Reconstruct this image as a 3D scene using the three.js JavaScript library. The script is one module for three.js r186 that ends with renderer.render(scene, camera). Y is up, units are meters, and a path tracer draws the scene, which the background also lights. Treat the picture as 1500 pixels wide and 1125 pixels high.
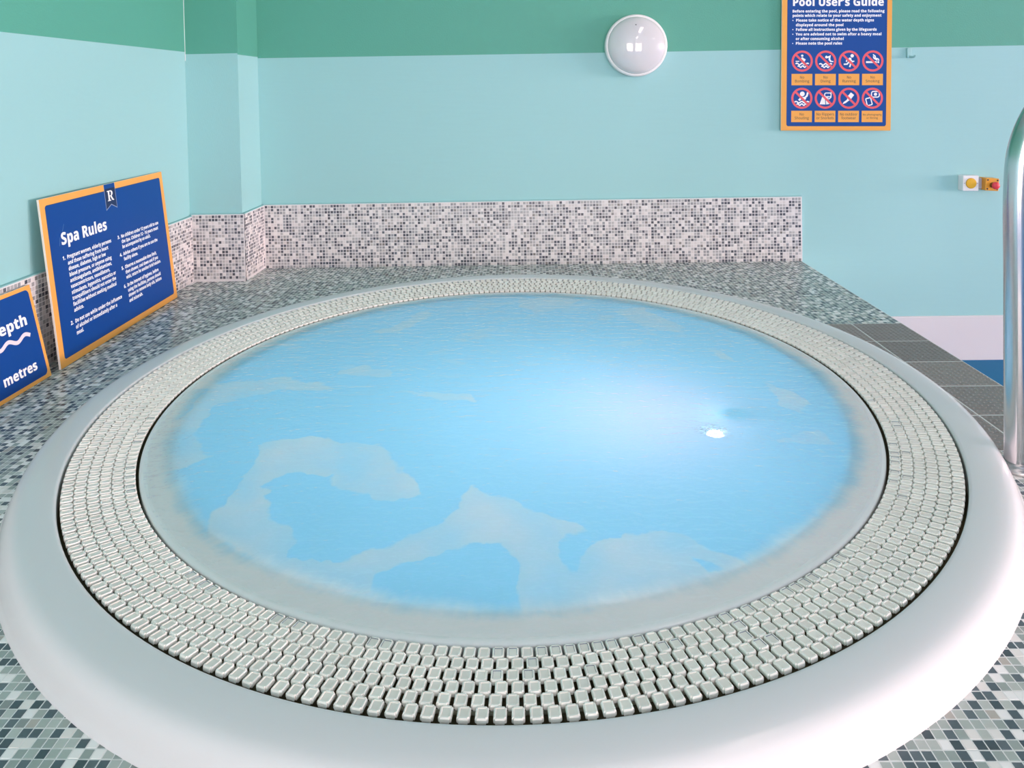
import * as THREE from 'three';
import { RoundedBoxGeometry } from 'three/addons/geometries/RoundedBoxGeometry.js';
import { mergeGeometries } from 'three/addons/utils/BufferGeometryUtils.js';
import { RectAreaLightUniformsLib } from 'three/addons/lights/RectAreaLightUniformsLib.js';
import { createNoise2D } from 'simplex-noise';

// ---------------------------------------------------------------- camera, light, exposure
RectAreaLightUniformsLib.init();
const scene = new THREE.Scene();
const camera = new THREE.PerspectiveCamera(57.22, 1500 / 1125, 0.05, 60);
camera.position.set(0, 1, 0);
camera.rotation.set(-0.02476, 0.02275, -0.01938, 'YXZ');
camera.setViewOffset(1500, 1125, 0, 402.8, 1500, 1125);
scene.add(camera);

const renderer = new THREE.WebGLRenderer({ antialias: true });
renderer.toneMapping = THREE.LinearToneMapping;
renderer.toneMappingExposure = 1.27;
renderer.shadowMap.enabled = true;

scene.background = new THREE.Color(0.85, 0.95, 1.05);          // overcast sky beyond the windows

const DAY_SIDE = 50, DAY_BACK = 9.6, LAMP = 6.8;                // radiance of the daylight at the windows / of the ceiling lights
const ROOM = { xl: -1.849, xr: 22, zb: -4.054, zf: 6.0, floor: -0.5836, top: 2.75 };
function areaLight(x, y, z, w, h, tx, ty, tz, intensity, color) {
  const l = new THREE.RectAreaLight(color, intensity, w, h);
  l.position.set(x, y, z); l.lookAt(tx, ty, tz); scene.add(l);
  return l;
}
const sideWins = [[-1.2, 3.5], [2.5, 3.5], [5.15, 1.4]];          // windows of the right wall: z centre, width
const backWins = [[-0.3, 1.8], [2.3, 1.8]];                       // windows of the wall behind the camera: x centre, width
for (const [z, w] of sideWins) areaLight(ROOM.xr - 0.02, 1.15, z, w, 2.3, 0, 1.15, z, DAY_SIDE, new THREE.Color(1, .695, .665));
for (const [x, w] of backWins) areaLight(x, 1.15, ROOM.zf - 0.02, w, 2.3, x, 1.15, 0, DAY_BACK, new THREE.Color(.94, .71, .685));
const ceilingSpots = [[1.3, 1.2], [1.3, -1.6], [4.6, 3.4], [4.6, .6]];
for (const [x, z] of ceilingSpots) areaLight(x, ROOM.top - 0.075, z, 0.26, 1.4, x, 0, z, LAMP, new THREE.Color(.94, .71, .68));

// ---------------------------------------------------------------- helpers
let seed = 20240611;
const rnd = () => { seed = (seed * 1664525 + 1013904223) >>> 0; return seed / 4294967296; };
const noise2 = createNoise2D(rnd);
const fbm = (x, y, o = 4) => { let s = 0, a = 0.5; for (let i = 0; i < o; i++) { s += a * noise2(x, y); x *= 2.03; y *= 2.03; a *= 0.5; } return s; };
const sstep = (a, b, x) => { const t = Math.min(1, Math.max(0, (x - a) / (b - a))); return t * t * (3 - 2 * t); };
const used = {};
function numbered(n) { const k = used[n] = (used[n] ?? -1) + 1; return k ? `${n}_${String(k).padStart(3, '0')}` : n; }
function shade(o) { o.castShadow = true; o.receiveShadow = true; return o; }
function mesh(name, geo, mat, parent = scene) {
  const m = shade(new THREE.Mesh(geo, mat)); m.name = parent === scene ? numbered(name) : name; parent.add(m); return m;
}
function thing(name, label, category, pos = [0, 0, 0], group) {
  const g = new THREE.Group(); g.name = numbered(name); g.position.set(...pos); scene.add(g);
  g.userData = { label, category }; if (group) g.userData.group = group; return g;
}
function tag(o, label, category, group) { o.userData = { label, category }; if (group) o.userData.group = group; return o; }
function struct(name, geo, mat, parent = scene) { const m = mesh(name, geo, mat, parent); if (parent === scene) m.userData.kind = 'structure'; return m; }
function box(x0, y0, z0, x1, y1, z1) { return new THREE.BoxGeometry(x1 - x0, y1 - y0, z1 - z0).translate((x0 + x1) / 2, (y0 + y1) / 2, (z0 + z1) / 2); }
const std = (color, roughness = 0.5, o = {}) => new THREE.MeshStandardMaterial({ color, roughness, ...o });
const phys = (color, roughness = 0.5, o = {}) => new THREE.MeshPhysicalMaterial({ color, roughness, ...o });
const V = (x, y, z) => new THREE.Vector3(x, y, z);
// a block built of stacked rectangles: loops are [half width x, half depth z, y, colour, corner notch]
function loops(list) {
  const p = [], c = [];
  const q = (l) => {
    const [x, z, y] = l, k = l[4];
    if (!k) return [[-x, y, z], [x, y, z], [x, y, -z], [-x, y, -z]];
    return [[-x + k, y, z], [x - k, y, z], [x - k, y, z - k], [x, y, z - k], [x, y, -z + k], [x - k, y, -z + k], [x - k, y, -z], [-x + k, y, -z], [-x + k, y, -z + k], [-x, y, -z + k], [-x, y, z - k], [-x + k, y, z - k]];
  };
  const tri = (a, b, d, col) => { p.push(...a, ...b, ...d); for (let i = 0; i < 3; i++) c.push(...col); };
  for (let i = 0; i + 1 < list.length; i++) {
    const A = q(list[i]), B = q(list[i + 1]), col = list[i + 1][3] ?? [1, 1, 1];
    for (let k = 0; k < A.length; k++) { const n = (k + 1) % A.length; tri(A[k], A[n], B[n], col); tri(A[k], B[n], B[k], col); }
  }
  const T = q(list[list.length - 1]), col = list[list.length - 1][3] ?? [1, 1, 1];
  const mid = [0, T[0][1], 0]; for (let k = 0; k < T.length; k++) tri(mid, T[k], T[(k + 1) % T.length], col);
  const g = new THREE.BufferGeometry();
  g.setAttribute('position', new THREE.Float32BufferAttribute(p, 3));
  g.setAttribute('color', new THREE.Float32BufferAttribute(c, 3));
  g.computeVertexNormals();
  return g;
}
function dataTex(n, fn, srgb = false) {
  const d = new Uint8Array(n * n * 4);
  for (let y = 0; y < n; y++) for (let x = 0; x < n; x++) {
    const v = fn(x / n, y / n), i = (y * n + x) * 4;
    d[i] = v[0]; d[i + 1] = v[1]; d[i + 2] = v[2]; d[i + 3] = v[3] ?? 255;
  }
  const t = new THREE.DataTexture(d, n, n); t.magFilter = THREE.LinearFilter; t.minFilter = THREE.LinearFilter;
  t.wrapS = t.wrapT = THREE.RepeatWrapping; if (srgb) t.colorSpace = THREE.SRGBColorSpace; t.needsUpdate = true; return t;
}
// seamless grey noise for relief
const tileNoise = (f) => (u, v) => {
  const g = (a, b) => fbm(a * f + 3.1, b * f + 7.7, 4);
  const wx = u, wy = v;
  const n = g(u, v) * (1 - wx) * (1 - wy) + g(u - 1, v) * wx * (1 - wy) + g(u, v - 1) * (1 - wx) * wy + g(u - 1, v - 1) * wx * wy;
  const k = Math.max(0, Math.min(255, 128 + 120 * n)); return [k, k, k];
};
const plasterBump = dataTex(512, tileNoise(40)); plasterBump.repeat.set(2, 2);

// ---------------------------------------------------------------- materials
const M = {
  cyan: std('#9fd3d5', 0.55, { bumpMap: plasterBump, bumpScale: 0.0008 }),
  green: std('#5aab97', 0.55, { bumpMap: plasterBump, bumpScale: 0.0008 }),
  ceiling: std('#e6e9e8', 0.85),
  plain: std('#d9e3e3', 0.7),
  floorBlue: std('#0a76a8', 0.75),
  baseboard: std('#dfdee1', 0.4),
  groutWall: std('#e9e8e9', 0.85),
  groutDeck: std('#e3e6e4', 0.8),
  tile: phys('#ffffff', 0.24, { vertexColors: true }),
  shell: phys('#e1e2e4', 0.16, { specularIntensity: 0.3 }),
  lip: phys('#f3f3f4', 0.2),
  channel: std('#6b6248', 0.85),
  basin: std('#e4eef2', 0.5),
  block: phys('#ffffff', 0.3, { vertexColors: true }),
  steel: std('#c9c9cb', 0.2, { metalness: 1 }),
  steelDull: std('#b0b0b0', 0.35, { metalness: 1 }),
  white: phys('#f1f1f2', 0.25),
  dome: phys('#dedde0', 0.08, { clearcoat: 1, clearcoatRoughness: 0.03 }),
  dark: std('#2a2a2c', 0.6),
  board: std('#e9e4da', 0.6),
  frame: std('#eef0f0', 0.4),
  glass: phys('#ffffff', 0, { transmission: 1, thickness: 0, ior: 1.45 }),
};

// ---------------------------------------------------------------- the room
const { xl, xr, zb, zf, floor, top } = ROOM, T = 0.2;
{
  const fl = struct('floor', box(xl - T, floor - T, zb - T, xr + T, floor, zf + T), M.floorBlue);
  struct('ceiling', box(xl - T, top, zb - T, xr + T, top + T, zf + T), M.ceiling);
  const wb = struct('wall_back', box(xl - T, floor, zb - T, xr + T, top, zb), M.cyan);
  // green paint above a hand-cut line; the two coats meet a little out of level
  const band = (pts, depth) => new THREE.ExtrudeGeometry(new THREE.Shape(pts.map(([a, b]) => new THREE.Vector2(a, b))), { depth, bevelEnabled: false });
  struct('green_paint', band([[-1.56, 1.222], [0.62, 1.212], [xr, 1.15], [xr, top], [-1.56, top]], 0.0014).translate(0, 0, zb), M.green, wb);
  const wl = struct('wall_left', box(xl - T, floor, zb, xl, top, zf + T), M.cyan);
  struct('green_paint', band([[-4.054, 1.249], [zf, 1.225], [zf, top], [-4.054, top]], 0.0014).rotateY(-Math.PI / 2).translate(xl + 0.0014, 0, 0), M.green, wl);
  // square pillar in the corner
  const pil = struct('pillar', box(xl, 0, zb, -1.562, top, -3.772), M.cyan);
  struct('green_paint', mergeGeometries([box(xl, 1.236, -3.772, -1.5606, top, -3.7706), box(-1.562, 1.229, zb, -1.5606, top, -3.772)]), M.green, pil);

  struct('trim_5', box(xl + .001, 1.2, -3.7719, xl + .004, top, -3.769), M.frame);   // bead of white sealant in the corner

  // right wall and the wall behind the camera, each with its window openings
  const wallWith = (name, wins, put) => {
    const g = []; let at = wins.lo;
    for (const [c, w] of wins.list) { g.push(put(at, c - w / 2, floor, top)); g.push(put(c - w / 2, c + w / 2, floor, 0)); g.push(put(c - w / 2, c + w / 2, 2.3, top)); at = c + w / 2; }
    g.push(put(at, wins.hi, floor, top));
    struct(name, mergeGeometries(g), M.plain);
  };
  wallWith('wall_right', { lo: zb, hi: zf, list: sideWins }, (a, b, y0, y1) => box(xr, y0, a, xr + T, y1, b));
  wallWith('wall_front', { lo: xl, hi: xr, list: backWins }, (a, b, y0, y1) => box(a, y0, zf, b, y1, zf + T));
  let n = 0;
  const win = (w, place) => {
    const g = new THREE.Group(); g.name = `window_${++n}`; g.userData.kind = 'structure'; scene.add(g); place(g);
    mesh('window_frame', mergeGeometries([box(-w / 2, 0, -.03, -w / 2 + .05, 2.3, .03), box(w / 2 - .05, 0, -.03, w / 2, 2.3, .03), box(-w / 2, 0, -.03, w / 2, .05, .03), box(-w / 2, 2.25, -.03, w / 2, 2.3, .03), box(-.025, 0, -.03, .025, 2.3, .03)]), M.frame, g);
    mesh('pane', box(-w / 2 + .05, .05, -.004, -.025, 2.25, .004), M.glass, g);
    mesh('pane', box(.025, .05, -.004, w / 2 - .05, 2.25, .004), M.glass, g);
  };
  for (const [z, w] of sideWins) win(w, (g) => { g.position.set(xr + .12, 0, z); g.rotation.y = Math.PI / 2; });
  for (const [x, w] of backWins) win(w, (g) => g.position.set(x, 0, zf + .12));
  // white skirting board on the back wall, right of the raised deck
  struct('baseboard_back', mergeGeometries([box(1.5455, floor, zb, xr, -.336, zb + .012), box(1.5455, -.336, zb, xr, -.3304, zb + .008)]), M.baseboard);
}

// ---------------------------------------------------------------- raised mosaic deck
const CX = -0.068, CZ = -2.272, DX = 1.5455, P = 0.0174, TS = 0.0157;      // tub centre, deck edge, mosaic pitch, mosaic tile
const RC = 1.366;
const TONES = { // slate, pale sage, sage, white marble, warm marble: linear-ish sRGB hex with share
  list: ['#56646b', '#647177', '#4a575e', '#adb8b3', '#9da9a5', '#bcc4bf', '#a8afab', '#f6f6f4', '#eceae6', '#b9b5ad', '#8f9896'],
  share: [.19, .14, .10, .11, .10, .07, .05, .10, .07, .03, .04],
};
const pick = (t) => { let r = rnd(); for (let i = 0; i < t.list.length; i++) { r -= t.share[i]; if (r <= 0) return i; } return 0; };
const tileGeo = (s, h, b) => loops([[s / 2, s / 2, 0], [s / 2, s / 2, h - b], [s / 2 - b, s / 2 - b, h]]);
const camD = (x, y, z) => { // position in the photograph's frame, for sorting the pieces by their size in view
  const v = V(x, y, z).applyMatrix4(camera.matrixWorldInverse);
  return { d: -v.z, u: 750 + 1031.3 * v.x / -v.z, v: 159.7 - 1031.3 * v.y / -v.z };
};
camera.updateMatrixWorld(); camera.matrixWorldInverse.copy(camera.matrixWorld).invert();
const deckZ1 = 0.45;
{
  const s = new THREE.Shape([[xl, zb], [DX, zb], [DX, deckZ1], [xl, deckZ1]].map(([a, b]) => new THREE.Vector2(a, -b)));
  const hole = new THREE.Path(); hole.absarc(CX, -CZ, 1.31, 0, Math.PI * 2, true); s.holes.push(hole);
  const g = new THREE.ExtrudeGeometry(s, { depth: -floor + 0.002, bevelEnabled: false, curveSegments: 96 }).rotateX(-Math.PI / 2).translate(0, floor - 0.002, 0);
  const deck = struct('pool_deck', g, M.groutDeck);
  const strip = { x0: 1.1283, x1: 1.5455, z0: -2.958, z1: -1.915, p: 0.2086 };
  const list = [];
  let above = [];
  for (let i = 0; ; i++) {
    const row = [];
    const z = zb + 0.016 + (i + .5) * P; if (z > deckZ1 - .01) break;
    for (let j = 0; ; j++) {
      const x = DX - 0.002 - (j + .5) * P; if (x < xl + .01) break;
      if (Math.hypot(x - CX, z - CZ) < RC - 0.014) continue;
      if (x > strip.x0 - .006 && z > strip.z0 - .006 && z < strip.z1 + .006) continue;
      if (x < -1.548 && z < -3.756) continue;
      const c = camD(x, 0, z);
      let kind = pick(TONES); for (let q = 0; q < 1 && kind < 3 && (row[j - 1] < 3 || above[j] < 3); q++) kind = pick(TONES); row[j] = kind;
      list.push({ x, z, i: kind, d: c.d > 0 && c.u > -6 && c.u < 1506 && c.v < 1130 ? c.d : 99, t: .9 + .2 * rnd(), rx: (rnd() - .5) * .03, rz: (rnd() - .5) * .03, y: (rnd() - .5) * .0006 });
    }
    above = row;
  }
  list.sort((a, b) => a.d - b.d);
  const tg = tileGeo(TS, .0025, .0006);
  const mats = TONES.list.map((h) => { const m = M.tile.clone(); m.color.set(h); return m; });
  for (const t of list.slice(0, 300)) {
    const m = mesh('mosaic_tile', tg, mats[t.i], deck); m.position.set(t.x, t.y - .0020, t.z); m.rotation.set(t.rx, 0, t.rz);
  }
  const rest = list.slice(300);
  const im = shade(new THREE.InstancedMesh(tg, M.tile, rest.length)); im.name = 'mosaic_tiles'; im.userData.kind = 'stuff'; deck.add(im);
  const o = new THREE.Object3D(), c = new THREE.Color();
  rest.forEach((t, k) => { o.position.set(t.x, t.y - .0020, t.z); o.rotation.set(t.rx, 0, t.rz); o.updateMatrix(); im.setMatrixAt(k, o.matrix); im.setColorAt(k, c.set(TONES.list[t.i]).multiplyScalar(t.t)); });

  // dark studded safety tiles along the right edge
  const w = strip.p - .004, parts = [loops([[w / 2, w / 2, 0], [w / 2, w / 2, .002], [w / 2 - .0012, w / 2 - .0012, .0032]])];
  for (let a = 0; a < 11; a++) for (let b = 0; b < 11; b++) {
    const st = loops([[.0058, .0058, 0], [.0030, .0030, .0018]]).rotateY(Math.PI / 4).translate(-w / 2 + (a + .5) * w / 11, .0032, -w / 2 + (b + .5) * w / 11);
    parts.push(st);
  }
  const sg = mergeGeometries(parts), sm = ['#8a8481', '#918a86', '#847e7b'].map((h) => phys(h, .38));
  for (let a = 0; a < 2; a++) for (let b = 0; b < 5; b++) {
    const x = strip.x1 - (a + .5) * strip.p, z = strip.z0 + (b + .5) * strip.p;
    const m = mesh('safety_tile', sg, sm[(a + b * 2) % 3], deck); m.position.set(x, -.0027, z);
  }
}

// ---------------------------------------------------------------- mosaic skirting of the walls
const WT = { list: ['#565b64', '#6a6f77', '#a5a8ab', '#b6b8ba', '#9a9ea2', '#e6e4e3', '#dcd9d8', '#c2c2c1', '#8b8a88'], share: [.16, .09, .15, .15, .09, .17, .08, .07, .04] };
{
  const tg = tileGeo(0.0141, .003, .0008);
  let n = 0;
  // a skirting: origin, direction along the wall, outward normal, length, height, thickness of the bed
  const skirt = (ox, oz, ux, uz, nx, nz, len, hgt, bed) => {
    const a = Math.atan2(-uz, ux);
    const g = box(0, 0, -.0, len, hgt, bed).rotateY(a);
    const wall = struct(`trim_${++n}`, g.translate(ox, 0, oz), M.groutWall);
    struct('painted_ledge', box(0, hgt, 0, len, hgt + .004, bed + .003).rotateY(a).translate(ox, 0, oz), M.cyan, wall);
    const list = [], p = .01745, N = Math.floor((len - .001) / p), K = Math.floor(hgt / p);
    for (let i = 0; i < N; i++) for (let k = 0; k < K; k++) list.push([(i + .5) * p + (len - N * p) / 2, hgt - .004 - (k + .5) * p]);
    const im = shade(new THREE.InstancedMesh(tg, M.tile, list.length)); im.name = 'mosaic_tiles'; im.userData.kind = 'stuff'; wall.add(im);
    const q = new THREE.Matrix4().makeBasis(V(ux, 0, uz), V(nx, 0, nz), V(0, -1, 0)), c = new THREE.Color(), m = new THREE.Matrix4();
    list.forEach(([s, y], k) => {
      m.copy(q).setPosition(ox + ux * s + nx * (bed - .0021), y, oz + uz * s + nz * (bed - .0021));
      im.setMatrixAt(k, m); im.setColorAt(k, c.set(WT.list[pick(WT)]).multiplyScalar(.92 + .16 * rnd()));
    });
  };
  skirt(-1.546, zb, 1, 0, 0, 1, 3.099, .369, .013);                // back wall
  skirt(-1.834, -3.772, 1, 0, 0, 1, .288, .366, .013);             // pillar, front
  skirt(-1.562, -3.7592, 0, -1, 1, 0, .282, .366, .016);            // pillar, side
  skirt(xl, deckZ1, 0, -1, 1, 0, 3.772 + deckZ1, .356, .016);      // left wall
}

// ---------------------------------------------------------------- the round spa tub
const RO = 1.2485, RI = 1.079;
{
  const lathe = (pts, seg = 256) => new THREE.LatheGeometry(pts.map(([r, y]) => new THREE.Vector2(r, y)), seg);
  const tub = thing('spa_tub', 'large round white spa tub with a broad smooth rim sunk in the mosaic deck', 'hot tub', [CX, 0, CZ]);
  // profiles run so that the outside faces outwards
  const rim = [[1.366, -.001], [1.3655, .004], [1.3615, .0075], [1.3585, .016], [1.354, .030], [1.348, .043], [1.3405, .0525], [1.331, .0585], [1.319, .0615], [1.30, .0628], [1.275, .0628], [1.2575, .0622], [1.2525, .0612], [1.2495, .0585], [1.2485, .0545], [1.2485, -.06]];
  mesh('rim', lathe(rim), M.shell, tub);
  mesh('overflow_channel', lathe([[1.2485, .02], [1.2480, -.045], [1.235, -.052], [1.09, -.052], [1.078, -.045], [1.0775, .02]]), M.channel, tub);
  mesh('inner_lip', lathe([[1.0775, -.03], [1.0775, .036], [1.0762, .0395], [1.073, .0412], [1.067, .0412], [1.055, .0402], [1.040, .0388], [1.024, .0374], [1.005, .036], [.988, .033], [.977, .02], [.972, -.01], [.968, -.09]]), M.lip, tub);
  mesh('basin', lathe([[.968, -.09], [.95, -.36], [.92, -.43], [.86, -.46], [.66, -.47], [.62, -.49], [.6, -.55], [.54, -.575], [0.001, -.578]], 128), M.basin, tub);

  // overflow grating: six rings of short bars
  const grate = thing('overflow_grate', 'cream ring of six rows of small plastic grating blocks inside the white tub rim', 'grate', [CX, 0, CZ]);
  const N = 280, gap = .0045, rp = (RO - RI - gap - .0065) / 6, hw = .0102, hl = rp / 2 - .0002;
  const F = [1, .97, .91], Pn = [.97, .90, .83], K = .0027;
  const bg = loops([[hw - .0008, hl - .0006, -.0085, F, K], [hw, hl, -.006, F, K], [hw, hl, -.0022, F, K], [hw - .0012, hl - .0012, 0, F, K], [hw - .0034, hl - .0040, 0, F, .0004], [hw - .0040, hl - .0046, -.0009, Pn, .0004]]);
  const slope = Math.atan2(.0607 - .044, RO - RI), blocks = [];
  for (let r = 0; r < 6; r++) for (let k = 0; k < N; k++) {
    const a = (k + (r % 2 ? .31 : 0)) / N * Math.PI * 2, rad = RI + gap + (r + .5) * rp;
    const x = Math.sin(a) * rad, z = Math.cos(a) * rad, y = .0445 + (rad - RI) * Math.tan(slope);
    const c = camD(x + CX, y, z + CZ);
    let stain = 0; const q = fbm(x * 2.2 + 5, z * 2.2, 2);
    if (r === 0 && z > 0.1 && rnd() < .18 + q) stain = 1; else if (r < 4 && (z > .7 && x > -.1 && x < .5 || x > .9 && z > .1 && r < 2) && rnd() < .16) stain = 2;
    blocks.push({ a, x, y: y + (rnd() - .5) * .0006, z, d: c.v < 1125 ? c.d : 99, stain, t: .94 + .1 * rnd() });
  }
  blocks.sort((p, q) => p.d - q.d);
  const Pd = [.16, .19, .25];
  const bgS = loops([[hw - .0008, hl - .0006, -.0085, F, K], [hw, hl, -.006, F, K], [hw, hl, -.0022, F, K], [hw - .0012, hl - .0012, 0, F, K], [hw - .0034, hl - .0040, 0, F, .0004], [hw - .0040, hl - .0046, -.0009, Pd, .0004], [hw - .0052, hl - .0062, -.0009, Pn, .0004]]);
  const bmats = [.95, .98, 1.01, 1.04].map((t) => { const m = M.block.clone(); m.color.setScalar(t); return m; });
  const Q = (b) => new THREE.Quaternion().setFromEuler(new THREE.Euler(0, b.a, 0, 'YXZ')).multiply(new THREE.Quaternion().setFromAxisAngle(V(1, 0, 0), -slope));
  for (const b of blocks.slice(0, 300)) {
    const m = mesh('grate_block', b.stain ? bgS : bg, bmats[Math.min(3, Math.floor((b.t - .94) * 40))], grate);
    m.position.set(b.x, b.y, b.z); m.quaternion.copy(Q(b));
  }
  const mk = (list, geo) => {
    const im = shade(new THREE.InstancedMesh(geo, M.block, list.length)); im.name = 'grate_blocks'; im.userData.kind = 'stuff'; grate.add(im);
    const c = new THREE.Color(), m = new THREE.Matrix4(), one = V(1, 1, 1);
    list.forEach((b, k) => { im.setMatrixAt(k, m.compose(V(b.x, b.y, b.z), Q(b), one)); im.setColorAt(k, c.setScalar(b.t)); });
  };
  for (const k of [1.5, 4.5]) mesh('support_ring', new THREE.TorusGeometry(RI + gap + k * rp, .003, 8, 160).rotateX(Math.PI / 2).translate(0, .034, 0), std('#cfc9b4', .5), grate);
  const rest = blocks.slice(300);
  mk(rest.filter((b) => !b.stain), bg); mk(rest.filter((b) => b.stain), bgS);
}

// ---------------------------------------------------------------- the water and its lamp
{
  // drifting foam, outlined in centimetres from the tub's centre
  const foam = [
    [[-68,42],[-66,34],[-51,33],[-37,38],[-32,46],[-22,56],[-20,62],[-23,64],[-33,63],[-40,59],[-45,52],[-53,52],[-58,54],[-60,62],[-55,69],[-49,75],[-45,81],[-45,85],[-40,86],[-33,86],[-26,82],[-15,74],[-11,64],[-8,59],[1,65],[9,71],[17,74],[11,80],[12,85],[15,88],[17,83],[19,79],[27,77],[32,75],[36,77],[41,80],[45,82],[50,85],[49,87],[46,90],[39,94],[36,95],[32,98],[24,99],[12,102],[6,101],[3,95],[3,89],[0,81],[-6,82],[-11,84],[-20,85],[-24,89],[-26,95],[-30,95],[-42,91],[-52,86],[-60,80],[-68,73],[-69,69],[-66,66],[-66,59],[-65,51]],
    [[-104,32],[-99,15],[-102,-5],[-82,-8],[-75,-9],[-64,-4],[-57,-1],[-62,2],[-74,2],[-86,6],[-92,10],[-92,24],[-85,36],[-81,44],[-84,50],[-92,54]],
    [[-62,-9],[-60,-13],[-52,-19],[-42,-12],[-44,-7],[-54,-10]], [[-36,2],[-24,4],[-13,7],[-10,12],[-19,11]],
    [[-60,-54],[-50,-60],[-41,-81],[-38,-85],[-37,-70],[-44,-58],[-53,-50]], [[-1,-94],[23,-104],[29,-93],[25,-81],[10,-76],[0,-82]],
    [[42,-77],[55,-82],[63,-63],[70,-54],[63,-50],[51,-55]], [[82,-1],[86,5],[91,11],[91,14],[85,21],[81,14],[80,7]],
    [[73,39],[77,35],[85,31],[87,39],[81,40],[77,39]], [[69,-35],[76,-28],[78,-20],[74,-20],[71,-28]], [[81,42],[83,42],[83,44],[81,44]], [[88,41],[90,41],[88,43]],
  ];
  const n = 1024, R = 1.068, cv = document.createElement('canvas'); cv.width = cv.height = n;
  const g = cv.getContext('2d'); g.fillStyle = '#000'; g.fillRect(0, 0, n, n);
  const px = (v) => (v / 100 / R * .5 + .5) * n;
  foam.forEach((pl, i) => { g.fillStyle = i === 0 ? '#ffffff' : i < 2 ? '#c0c0c0' : '#a0a0a0'; g.beginPath(); pl.forEach(([x, z], k) => k ? g.lineTo(px(x), px(z)) : g.moveTo(px(x), px(z))); g.closePath(); g.fill(); });
  g.fillStyle = '#000'; g.beginPath(); g.moveTo(px(38), px(84)); g.lineTo(px(46), px(88)); g.lineTo(px(41), px(89)); g.closePath(); g.fill();
  const img = g.getImageData(0, 0, n, n).data;
  const at = (x, z) => { const i = Math.round((x / R * .5 + .5) * n), j = Math.round((z / R * .5 + .5) * n); return i < 0 || j < 0 || i >= n || j >= n ? 0 : img[(j * n + i) * 4] / 255; };
  const mixc = (a, b, t) => a.map((v, i) => v + (b[i] - v) * t);
  const tex = dataTex(1024, (u, v) => {
    const x = (u * 2 - 1) * R, z = (1 - v * 2) * R * -1;            // v up in the texture is -z in the tub after the disc is laid down
    const zz = -z;
    const r = Math.hypot(x, zz), ang = Math.atan2(zz, x);
    let m = 0; const wx = fbm(x * 5, zz * 5, 4) * .035, wz = fbm(x * 5 + 40, zz * 5, 4) * .035;
    for (const [a, b] of [[0, 0], [.006, 0], [-.006, 0], [0, .006], [0, -.006]]) m += at(x + wx + a, zz + wz + b) / 5;
    m = sstep(.1, .9, m) * (.62 + .5 * fbm(x * 3 + 9, zz * 3, 3));
    const wisps = sstep(.22, .5, fbm(x * 3.2 + 20, zz * 7, 5)) * .32 * sstep(.35, -.5, zz) + sstep(.3, .55, fbm(x * 14 + 3, zz * 14, 3)) * .05;
    m = Math.min(1, Math.max(m, wisps));
    // the outer few centimetres run thin over the lip in streaks
    const streak = fbm(x * 9, zz * 9, 3) * .010 + fbm(ang * 2.5 + 8, 1.5, 2) * .018 + fbm(ang * 40, r * 8, 3) * .006;
    const col = mixc([160, 222, 250], [212, 229, 238], m);
    const near = Math.hypot(x - .569, (zz - .312) * 1.3), open = sstep(.06, .02, near) * sstep(-.25, .3, fbm(x * 60, zz * 90, 2)) * .75;
    return [...mixc(col, [252, 253, 254], sstep(.98, 1.054, r + .024 * zz + streak)), 255 * (1 - open)];
  }, true);
  tex.wrapS = tex.wrapT = THREE.ClampToEdgeWrapping;
  const ripple = dataTex(1024, (u, v) => {
    const x = (u * 2 - 1), z = (v * 2 - 1);
    const k = 128 + 90 * fbm(x * 9 + fbm(x * 3, z * 3, 2), z * 22, 4) + 40 * fbm(x * 40, z * 60, 2); return [k, k, k].map((q) => Math.max(0, Math.min(255, q)));
  });
  const water = thing('spa_water', 'milky light blue bubbling water with drifting pale foam filling the round tub', 'water', [CX, 0, CZ]);
  const cloudy = phys('#ffffff', 1, { map: tex, transparent: true, transmission: .22, thickness: 0, specularIntensity: 0 });
  mesh('cloudy_water', new THREE.CircleGeometry(R, 128).rotateX(-Math.PI / 2).translate(0, .0406, 0), cloudy, water);
  const clear = phys('#ffffff', 0.06, { transmission: 1, thickness: 0, ior: 1.33, bumpMap: ripple, bumpScale: 0.006 });
  mesh('water_surface', new THREE.CircleGeometry(1.067, 128).rotateX(-Math.PI / 2).translate(0, .0424, 0), clear, water);

  // underwater lamp on the right, aimed across the tub
  const L = [0.532, -.01, -2.06];
  const lamp = thing('underwater_lamp', 'glowing underwater lamp shining through the water on the right of the tub', 'lamp', [L[0], 0, L[2]]);
  mesh('stem', new THREE.CylinderGeometry(.010, .016, .32, 20).translate(0.02, -.20, 0), M.white, lamp);
  mesh('housing', new THREE.CylinderGeometry(.034, .03, .02, 32).translate(0.02, -.032, 0), M.white, lamp);
  const glow = new THREE.MeshStandardMaterial({ color: '#ffffff', emissive: '#ffe6e6', emissiveIntensity: 10, roughness: .4 });
  mesh('lens', new THREE.SphereGeometry(.02, 32, 16, 0, Math.PI * 2, 0, Math.PI / 2).scale(1.2, .6, .8).translate(0, -.02, 0), glow, lamp);
  const beam = new THREE.SpotLight('#ff6e74', 1.3, 0, 1.2, 1, 2); beam.position.set(L[0] - .17, -.34, L[2]); beam.target.position.set(L[0] - .24, .04, L[2] - .01);
  const wash = new THREE.SpotLight('#fff0ea', 13, 0, 0.85, 1, 2); wash.position.set(L[0] - .02, -.07, L[2]); wash.target.position.set(L[0] - .38, -.5, L[2] - .05);
  for (const l of [beam, wash]) { l.castShadow = true; l.shadow.radius = 3; scene.add(l, l.target); }
}

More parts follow.
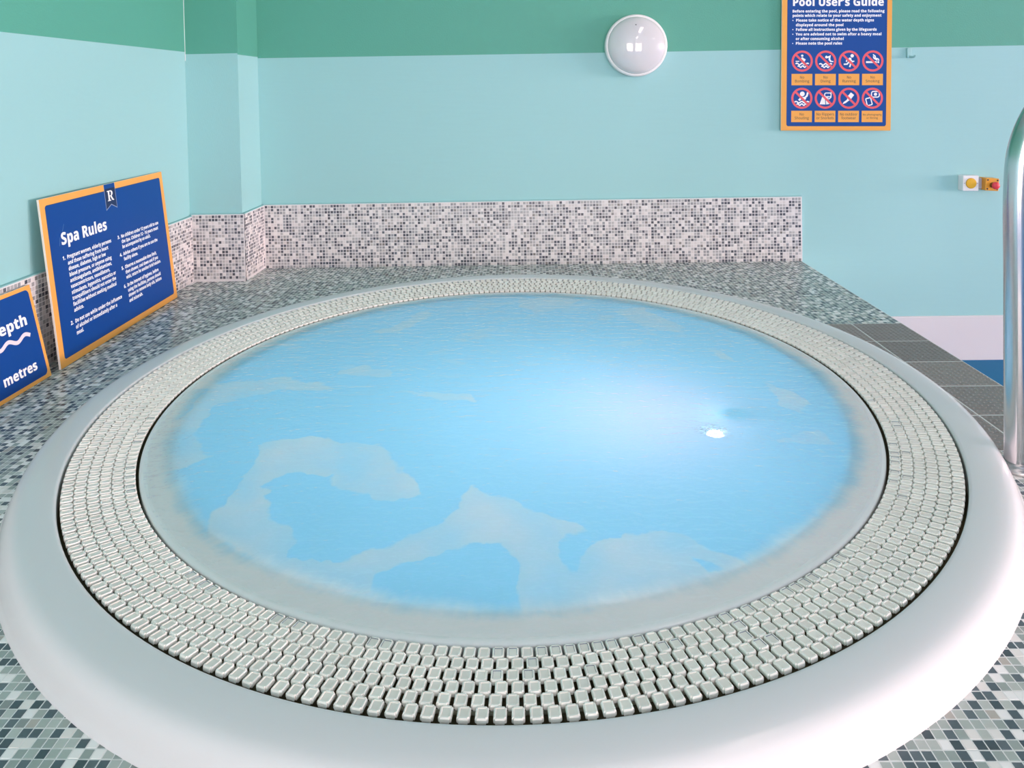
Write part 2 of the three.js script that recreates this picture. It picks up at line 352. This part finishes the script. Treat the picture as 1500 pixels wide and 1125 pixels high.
// ---------------------------------------------------------------- stainless grab rail
{
  const g = thing('grab_rail', 'polished stainless steel grab rail arching up from a round base on the deck', 'handrail', [1.247, 0, -1.828]);
  const r = .0275, pts = [V(0, 0, 0), V(0, .25, 0), V(0, .5, 0), V(0, .72, 0)];
  for (let i = 1; i <= 14; i++) { const a = Math.PI * i / 14; pts.push(V(.36 - .36 * Math.cos(a), .74 + .36 * Math.sin(a), 0)); }
  pts.push(V(.72, .5, 0), V(.72, .1, 0), V(.72, -.3, 0), V(.72, floor, 0));
  mesh('tube', new THREE.TubeGeometry(new THREE.CatmullRomCurve3(pts, false, 'centripetal'), 160, r, 36), M.steel, g);
  const fl = new THREE.LatheGeometry([[.0275, .020], [.031, .0195], [.0335, .017], [.036, .013], [.040, .0105], [.0445, .009], [.046, .006], [.046, 0]].map(([a, b]) => new THREE.Vector2(a, b)).reverse(), 48);
  mesh('base_flange', fl, M.steelDull, g).position.y = .001;
  mesh('base_flange', fl, M.steelDull, g).position.set(.72, floor, 0);
}

// ---------------------------------------------------------------- round wall lamp (off)
{
  const g = thing('wall_lamp', 'round white bulkhead lamp with a glossy domed cover on the back wall', 'lamp', [.619, 1.2475, zb]);
  const lz = (pts) => new THREE.LatheGeometry(pts.map(([a, b]) => new THREE.Vector2(a, b)), 96).rotateX(Math.PI / 2);
  mesh('base_ring', lz([[.176, .002], [.176, .045], [.1745, .052], [.170, .057], [.164, .058], [.160, .056]]), M.white, g);
  const dome = []; for (let i = 0; i <= 20; i++) { const a = Math.PI / 2 * (1 - i / 20); dome.push([.1615 * Math.sin(a), .056 + .062 * Math.cos(a)]); }
  dome[20][0] = .0005;
  mesh('diffuser', lz(dome), M.dome, g);
  mesh('screw', new THREE.SphereGeometry(.0035, 12, 8), M.dark, g).position.set(-.008, .112, .0995);
}

// ---------------------------------------------------------------- the signs
const ORANGE = '#f6b158', NAVY = '#004596';
const canvasOf = (w, h) => { const c = document.createElement('canvas'); c.width = w; c.height = h; return c; };
function printTex(c) { const t = new THREE.CanvasTexture(c); t.colorSpace = THREE.SRGBColorSpace; t.anisotropy = 8; return t; }
function rr(c, x, y, w, h, r) { c.beginPath(); c.moveTo(x + r, y); c.arcTo(x + w, y, x + w, y + h, r); c.arcTo(x + w, y + h, x, y + h, r); c.arcTo(x, y + h, x, y, r); c.arcTo(x, y, x + w, y, r); c.closePath(); }
function text(c, s, x, y, size, width, align = 'left', font = 'sans-serif', weight = 'bold') {
  c.font = `${weight} ${size}px ${font}`; c.textAlign = 'left';
  const w = c.measureText(s).width, k = width ? width / w : 1;
  c.save(); c.translate(x - (align === 'center' ? w * k / 2 : align === 'right' ? w * k : 0), y); c.scale(k, 1); c.fillText(s, 0, 0); if (weight === 'bold' && font === 'sans-serif') { c.strokeStyle = c.fillStyle; c.lineWidth = size * .035; c.strokeText(s, 0, 0); } c.restore();
}
function ribbon(c, cx, y1, w) {
  const h = y1 + 18;
  c.beginPath(); c.moveTo(cx - w / 2 - 4, 0); c.lineTo(cx - w / 2 - 4, h + 8); c.lineTo(cx, y1 - 10 + 4); c.lineTo(cx + w / 2 + 4, h + 8); c.lineTo(cx + w / 2 + 4, 0); c.closePath(); c.fillStyle = '#9aa6c4'; c.fill();
  c.beginPath(); c.moveTo(cx - w / 2, 0); c.lineTo(cx - w / 2, h); c.lineTo(cx, y1 - 12); c.lineTo(cx + w / 2, h); c.lineTo(cx + w / 2, 0); c.closePath(); c.fillStyle = '#1d2f5c'; c.fill();
  c.fillStyle = NAVY; c.fillRect(cx - w / 2, 0, w, 30);
  c.fillStyle = '#fff'; text(c, 'R', cx, y1 - 34, 98, 76, 'center', 'serif');
}
// a flat board given by three corners of its front face: bottom left, bottom right, top left
function board(g, BL, BR, TL, thick, canvas, name) {
  const u = BR.clone().sub(BL), w = u.length(); u.normalize();
  const v = TL.clone().sub(BL); v.addScaledVector(u, -v.dot(u)); const h = v.length(); v.normalize();
  const nn = u.clone().cross(v), q = new THREE.Matrix4().makeBasis(u, v, nn), mid = BL.clone().addScaledVector(u, w / 2);
  g.position.copy(mid); g.quaternion.setFromRotationMatrix(q);
  mesh('board', new RoundedBoxGeometry(w, h, thick, 2, .0012).translate(0, h / 2, -thick / 2), M.board, g);
  const pl = new THREE.PlaneGeometry(w - .0016, h - .0016).translate(0, h / 2, .0004);
  mesh('printed_face', pl, phys('#ffffff', .4, { map: printTex(canvas), specularIntensity: .6 }), g);
  return g;
}
{ // spa rules
  const W = 1414, H = 1000, cv = canvasOf(W, H), c = cv.getContext('2d');
  c.fillStyle = ORANGE; c.fillRect(0, 0, W, H); c.fillStyle = NAVY; rr(c, 44, 44, W - 88, H - 88, 16); c.fill();
  c.strokeStyle = '#153a70'; c.lineWidth = 3; c.stroke();
  ribbon(c, 703, 150, 122);
  c.fillStyle = '#fff';
  text(c, 'Spa Rules', 146, 298, 98, 474);
  const fs = 33, put = (s, x, y, w) => text(c, s, x, y, fs, w);
  put('1.', 138, 390);
  [['Pregnant women, elderly persons', 465], ['and those suffering from heart', 422], ['disease, diabetes, high or low', 385], ['blood pressure, or anyone using', 445], ['anticoagulants, antihistamines,', 440], ['vasoconstrictors, vasodilators,', 410], ['stimulants, hypnotics, narcotics or', 470], ['tranquillisers should not enter the', 465], ['facilities without seeking medical', 462], ['advice.', 95]].forEach(([s, w], i) => put(s, 180, 390 + i * 36.4, w));
  put('2.', 134, 784); [['Do not use while under the influence', 508], ['of alcohol or immediately after a', 442], ['meal.', 70]].forEach(([s, w], i) => put(s, 176, 784 + i * 36.4, w));
  const col = [['3.', 388, [['No children under 12 years old to use', 508], ['the Spa. Children 12 - 16 years must', 495], ['be accompanied by an adult.', 375]]], ['4.', 510, [['Advise others if you are to use the', 465], ['facility alone.', 180]]], ['5.', 602, [['Observe a reasonable time limit,', 428], ['then shower, cool down and if you', 440], ['wish, return for another brief session.', 472]]], ['6.', 729, [['In the interest of hygiene, before', 425], ['using the facilities, persons should', 448], ['shower to remove body oils, lotions', 452], ['and minerals.', 175]]]];
  for (const [n, y, ls] of col) { put(n, 722, y); ls.forEach(([s, w], i) => put(s, 764, y + i * 36.4, w)); }
  c.strokeStyle = '#7f9fc8'; c.lineWidth = 2; c.beginPath(); c.moveTo(168, 222); c.lineTo(190, 178); c.moveTo(140, 250); c.lineTo(128, 300); c.stroke();
  const g = thing('spa_rules_sign', 'large dark blue sign with orange border and white spa rules leaning on the left wall', 'sign');
  board(g, V(-1.745, .003, -2.542), V(-1.772, .003, -3.462), V(-1.806, .636, -2.53), .008, cv);
}
{ // water depth
  const W = 1414, H = 1000, cv = canvasOf(W, H), c = cv.getContext('2d');
  c.fillStyle = ORANGE; c.fillRect(0, 0, W, H); c.fillStyle = NAVY; rr(c, 40, 40, W - 80, H - 80, 50); c.fill();
  c.fillStyle = '#fff'; text(c, 'Water Depth', 1266, 382, 150, 1110, 'right');
  c.strokeStyle = '#efe6ee'; c.lineWidth = 40; c.lineJoin = 'round'; c.beginPath();
  for (let x = 150; x <= 1262; x += 6) { const y = 492 + 22 * Math.sin((x - 150) / 236 * Math.PI * 2 + 2.2); x === 150 ? c.moveTo(x, y) : c.lineTo(x, y); } c.stroke();
  text(c, 'metres', 1252, 862, 132, 480, 'right');
  const g = thing('depth_sign', 'smaller dark blue water depth sign with a white wave leaning at the left edge', 'sign');
  board(g, V(-1.742, .003, -2.01), V(-1.746, .003, -2.492), V(-1.812, .337, -2.01), .008, cv);
}
{ // pool user's guide
  const W = 1000, H = 1414, cv = canvasOf(W, H), c = cv.getContext('2d');
  c.fillStyle = ORANGE; c.fillRect(0, 0, W, H); c.fillStyle = '#064c9c'; rr(c, 50, 44, 905, 1328, 18); c.fill(); c.strokeStyle = '#1b3f78'; c.lineWidth = 4; c.stroke();
  c.fillStyle = '#fff';
  text(c, 'Pool User’s Guide', 92, 270, 96, 836);
  const L = (s, x, y, w) => text(c, s, x, y, 34, w);
  L('Before entering the pool, please read the following', 94, 331, 838); L('points which relate to your safety and enjoyment', 95, 371, 810);
  [['Please take notice of the water depth signs', 712, 1], ['displayed around the pool', 436, 0], ['Follow all instructions given by the lifeguards', 737, 1], ['You are advised not to swim after a heavy meal', 782, 1], ['or after consuming alcohol', 440, 0], ['Please note the pool rules', 425, 1]].forEach(([s, w, b], i) => {
    const y = 414 + i * 42.2; L(s, 126, y, w); if (b) { c.beginPath(); c.arc(100, y - 11, 5, 0, 7); c.fill(); }
  });
  const wave = (x, y, w) => { c.lineWidth = 12; c.beginPath(); for (let i = 0; i <= 30; i++) { const a = x + w * i / 30, b = y - 7 * Math.sin(i / 30 * Math.PI * 5); i ? c.lineTo(a, b) : c.moveTo(a, b); } c.stroke(); };
  const dot = (x, y, r) => { c.beginPath(); c.arc(x, y, r, 0, 7); c.fill(); };
  const line = (w, ...p) => { c.lineWidth = w; c.beginPath(); p.forEach(([x, y], i) => i ? c.lineTo(x, y) : c.moveTo(x, y)); c.stroke(); };
  const icons = [
    () => { wave(-60, 26, 120); wave(-40, 50, 90); line(9, [-60, 2], [-26, 2]); dot(0, -50, 11); line(18, [-2, -34], [6, -12], [26, -4]); line(12, [6, -24], [30, -10]); },
    () => { wave(-58, 30, 116); wave(-38, 52, 84); line(9, [38, 4], [70, 4]); dot(6, -36, 12); line(16, [12, -34], [36, -40], [34, -14], [46, 2]); line(10, [22, -30], [2, -48]); line(10, [36, -40], [44, -52]); },
    () => { dot(26, -48, 16); line(22, [10, -30], [0, 4]); line(12, [6, -22], [-22, -12], [-26, 8]); line(12, [10, -16], [30, 6], [46, 0]); line(14, [0, 4], [14, 24], [4, 56]); line(14, [-2, 6], [-18, 28], [-50, 30]); },
    () => { line(17, [-62, 10], [36, 10]); line(17, [42, 10], [58, 10]); c.lineWidth = 11; c.beginPath(); c.moveTo(54, -2); c.bezierCurveTo(56, -34, 16, -14, 22, -38); c.bezierCurveTo(24, -52, 2, -46, 6, -62); c.stroke(); c.beginPath(); c.moveTo(38, -4); c.bezierCurveTo(38, -20, 4, -12, 6, -44); c.stroke(); },
    () => { wave(-66, 36, 132); wave(-46, 58, 92); dot(4, -40, 22); line(20, [-28, 20], [-4, -4], [24, 0], [34, 10]); line(17, [24, -2], [46, -22], [54, -54]); },
    () => { c.lineWidth = 9; rr(c, -6, -48, 58, 34, 12); c.stroke(); line(8, [24, -20], [24, -4]); line(9, [52, -56], [52, -10], [36, 6], [22, 4]); c.beginPath(); c.moveTo(-30, -10); c.lineTo(-6, -14); c.lineTo(2, 58); c.lineTo(-52, 56); c.closePath(); c.fill(); c.beginPath(); c.moveTo(0, -12); c.lineTo(20, -8); c.lineTo(36, 54); c.lineTo(8, 58); c.closePath(); c.fill(); },
    () => { c.beginPath(); c.moveTo(18, -54); c.lineTo(48, -30); c.lineTo(20, 8); c.lineTo(-30, 46); c.lineTo(-56, 54); c.lineTo(-48, 36); c.lineTo(-18, 14); c.lineTo(-8, -22); c.closePath(); c.fill(); },
    () => { c.save(); c.translate(-30, 30); c.rotate(-.25); c.lineWidth = 10; rr(c, -24, -32, 46, 66, 6); c.stroke(); c.restore(); c.lineWidth = 10; rr(c, -8, -62, 70, 52, 16); c.stroke(); dot(28, -36, 15); line(7, [14, -36], [42, -36]); },
  ];
  const names = [['No', 'Bombing'], ['No', 'Diving'], ['No', 'Running'], ['No', 'Smoking'], ['No', 'Shouting'], ['No Flippers', 'or Snorkels'], ['No outdoor', 'footwear'], ['No photography', 'or filming']];
  icons.forEach((f, i) => {
    const x = 188 + 214.3 * (i % 4), y = i < 4 ? 776 : 1117, by = i < 4 ? 893 : 1232;
    c.save(); c.translate(x, y); c.strokeStyle = c.fillStyle = '#fff'; c.lineCap = 'butt'; c.lineJoin = 'round'; f();
    c.strokeStyle = '#ec6470'; c.lineWidth = 20; c.beginPath(); c.arc(0, 0, 87, 0, 7); c.stroke(); line(20, [-60, -60], [60, 60]); c.restore();
    c.fillStyle = ORANGE; c.fillRect(x - 96, by, 190, 105);
    c.fillStyle = '#4a3f4a'; const s = i === 7 ? 24 : 33;
    text(c, names[i][0], x, by + 44, s, i === 7 ? 172 : i === 5 ? 164 : i === 6 ? 162 : 0, 'center', 'sans-serif', 'normal'); text(c, names[i][1], x, by + (i === 7 ? 74 : 78), s, i === 5 ? 160 : 0, 'center', 'sans-serif', 'normal');
  });
  const g = thing('pool_guide_sign', 'tall blue pool safety sign with orange border and red prohibition symbols on the back wall', 'sign');
  const a = -.0185, u = V(Math.cos(a), Math.sin(a), 0), v = V(-Math.sin(a), Math.cos(a), 0), BL = V(1.434, .7485, zb + .024);
  board(g, BL, BL.clone().addScaledVector(u, .617), BL.clone().addScaledVector(v, .874), .010, cv);
  for (const [x, y] of [[-.25, .12], [.25, .12], [-.25, .75], [.25, .75]]) mesh('spacer', new THREE.CylinderGeometry(.012, .012, .014, 16).rotateX(Math.PI / 2).translate(x, y, -.017), M.white, g);
}

// ---------------------------------------------------------------- small fittings of the back wall
{
  const g = thing('wall_hook', 'tiny turquoise painted hook on the back wall beside the pool sign', 'hook', [2.168, 1.17, zb]);
  mesh('back_plate', new RoundedBoxGeometry(.026, .056, .014, 2, .004).translate(-.004, .006, .007), M.cyan, g);
  mesh('prong', new THREE.TubeGeometry(new THREE.CatmullRomCurve3([V(0, -.008, .005), V(0, -.016, .014), V(.004, -.019, .026), V(.012, -.017, .035), V(.016, -.010, .038)]), 20, .006, 10), M.cyan, g);
}
{
  const g = thing('call_button', 'square white wall box with a round yellow push disc on the back wall', 'button', [2.4825, .4345, zb]);
  g.rotation.z = -.02;
  mesh('wall_box', new RoundedBoxGeometry(.087, .087, .05, 3, .004).translate(0, 0, .025), M.white, g);
  mesh('push_disc', new THREE.LatheGeometry([[.0285, 0], [.0285, .004], [.026, .006], [.0005, .0065]].map(([a, b]) => new THREE.Vector2(a, b)), 48).rotateX(Math.PI / 2).translate(0, 0, .05), phys('#edb92f', .35), g);
  mesh('disc_rim', new THREE.TorusGeometry(.0275, .0022, 10, 48).translate(0, 0, .051), std('#a8801c', .5), g);
  for (const s of [-1, 1]) mesh('screw', new THREE.SphereGeometry(.0028, 10, 6), M.steelDull, g).position.set(s * .036, 0, .05);
  mesh('conduit', new RoundedBoxGeometry(.034, .06, .028, 2, .003).translate(.058, -.004, .014), std('#a9aebb', .5), g);
}
{
  const g = thing('stop_button', 'yellow emergency stop box with a red mushroom button on the back wall', 'button', [2.5945, .4265, zb]);
  g.rotation.z = -.07;
  mesh('wall_box', new RoundedBoxGeometry(.074, .07, .06, 3, .004).translate(0, 0, .03), phys('#eda63a', .4), g);
  mesh('collar', new THREE.CylinderGeometry(.013, .015, .022, 32).rotateX(Math.PI / 2).translate(0, -.002, .07), std('#7a4a1c', .5), g);
  const prof = [[.012, 0], [.018, .002], [.0205, .006], [.0205, .012], [.018, .017], [.011, .020], [.0005, .021]];
  mesh('mushroom_button', new THREE.LatheGeometry(prof.map(([a, b]) => new THREE.Vector2(a, b)), 48).rotateX(Math.PI / 2).translate(0, -.002, .08), phys('#e0404e', .35), g);
  for (const [x, y] of [[-.027, .025], [.027, .025], [-.027, -.025], [.027, -.025]]) mesh('screw', new THREE.CylinderGeometry(.0045, .0045, .003, 16).rotateX(Math.PI / 2).translate(x, y, .0605), M.dark, g);
}

// ---------------------------------------------------------------- ceiling lights of the hall
ceilingSpots.forEach(([x, z], i) => {
  const g = thing('ceiling_light', `long white fluorescent ceiling light ${['above the near deck by the left wall', 'above the right half of the round tub', 'above the lower floor nearest the windows behind', 'above the lower floor beside the raised deck'][i]}`, 'ceiling light', [x, top, z], 'fluorescent ceiling lights above the hall');
  mesh('housing', box(-.15, -.06, -.74, .15, 0, .74), M.white, g);
  mesh('diffuser', box(-.13, -.068, -.7, .13, -.06, .7), new THREE.MeshStandardMaterial({ color: '#ffffff', emissive: '#fffdf8', emissiveIntensity: 1.5 }), g);
});

renderer.render(scene, camera);
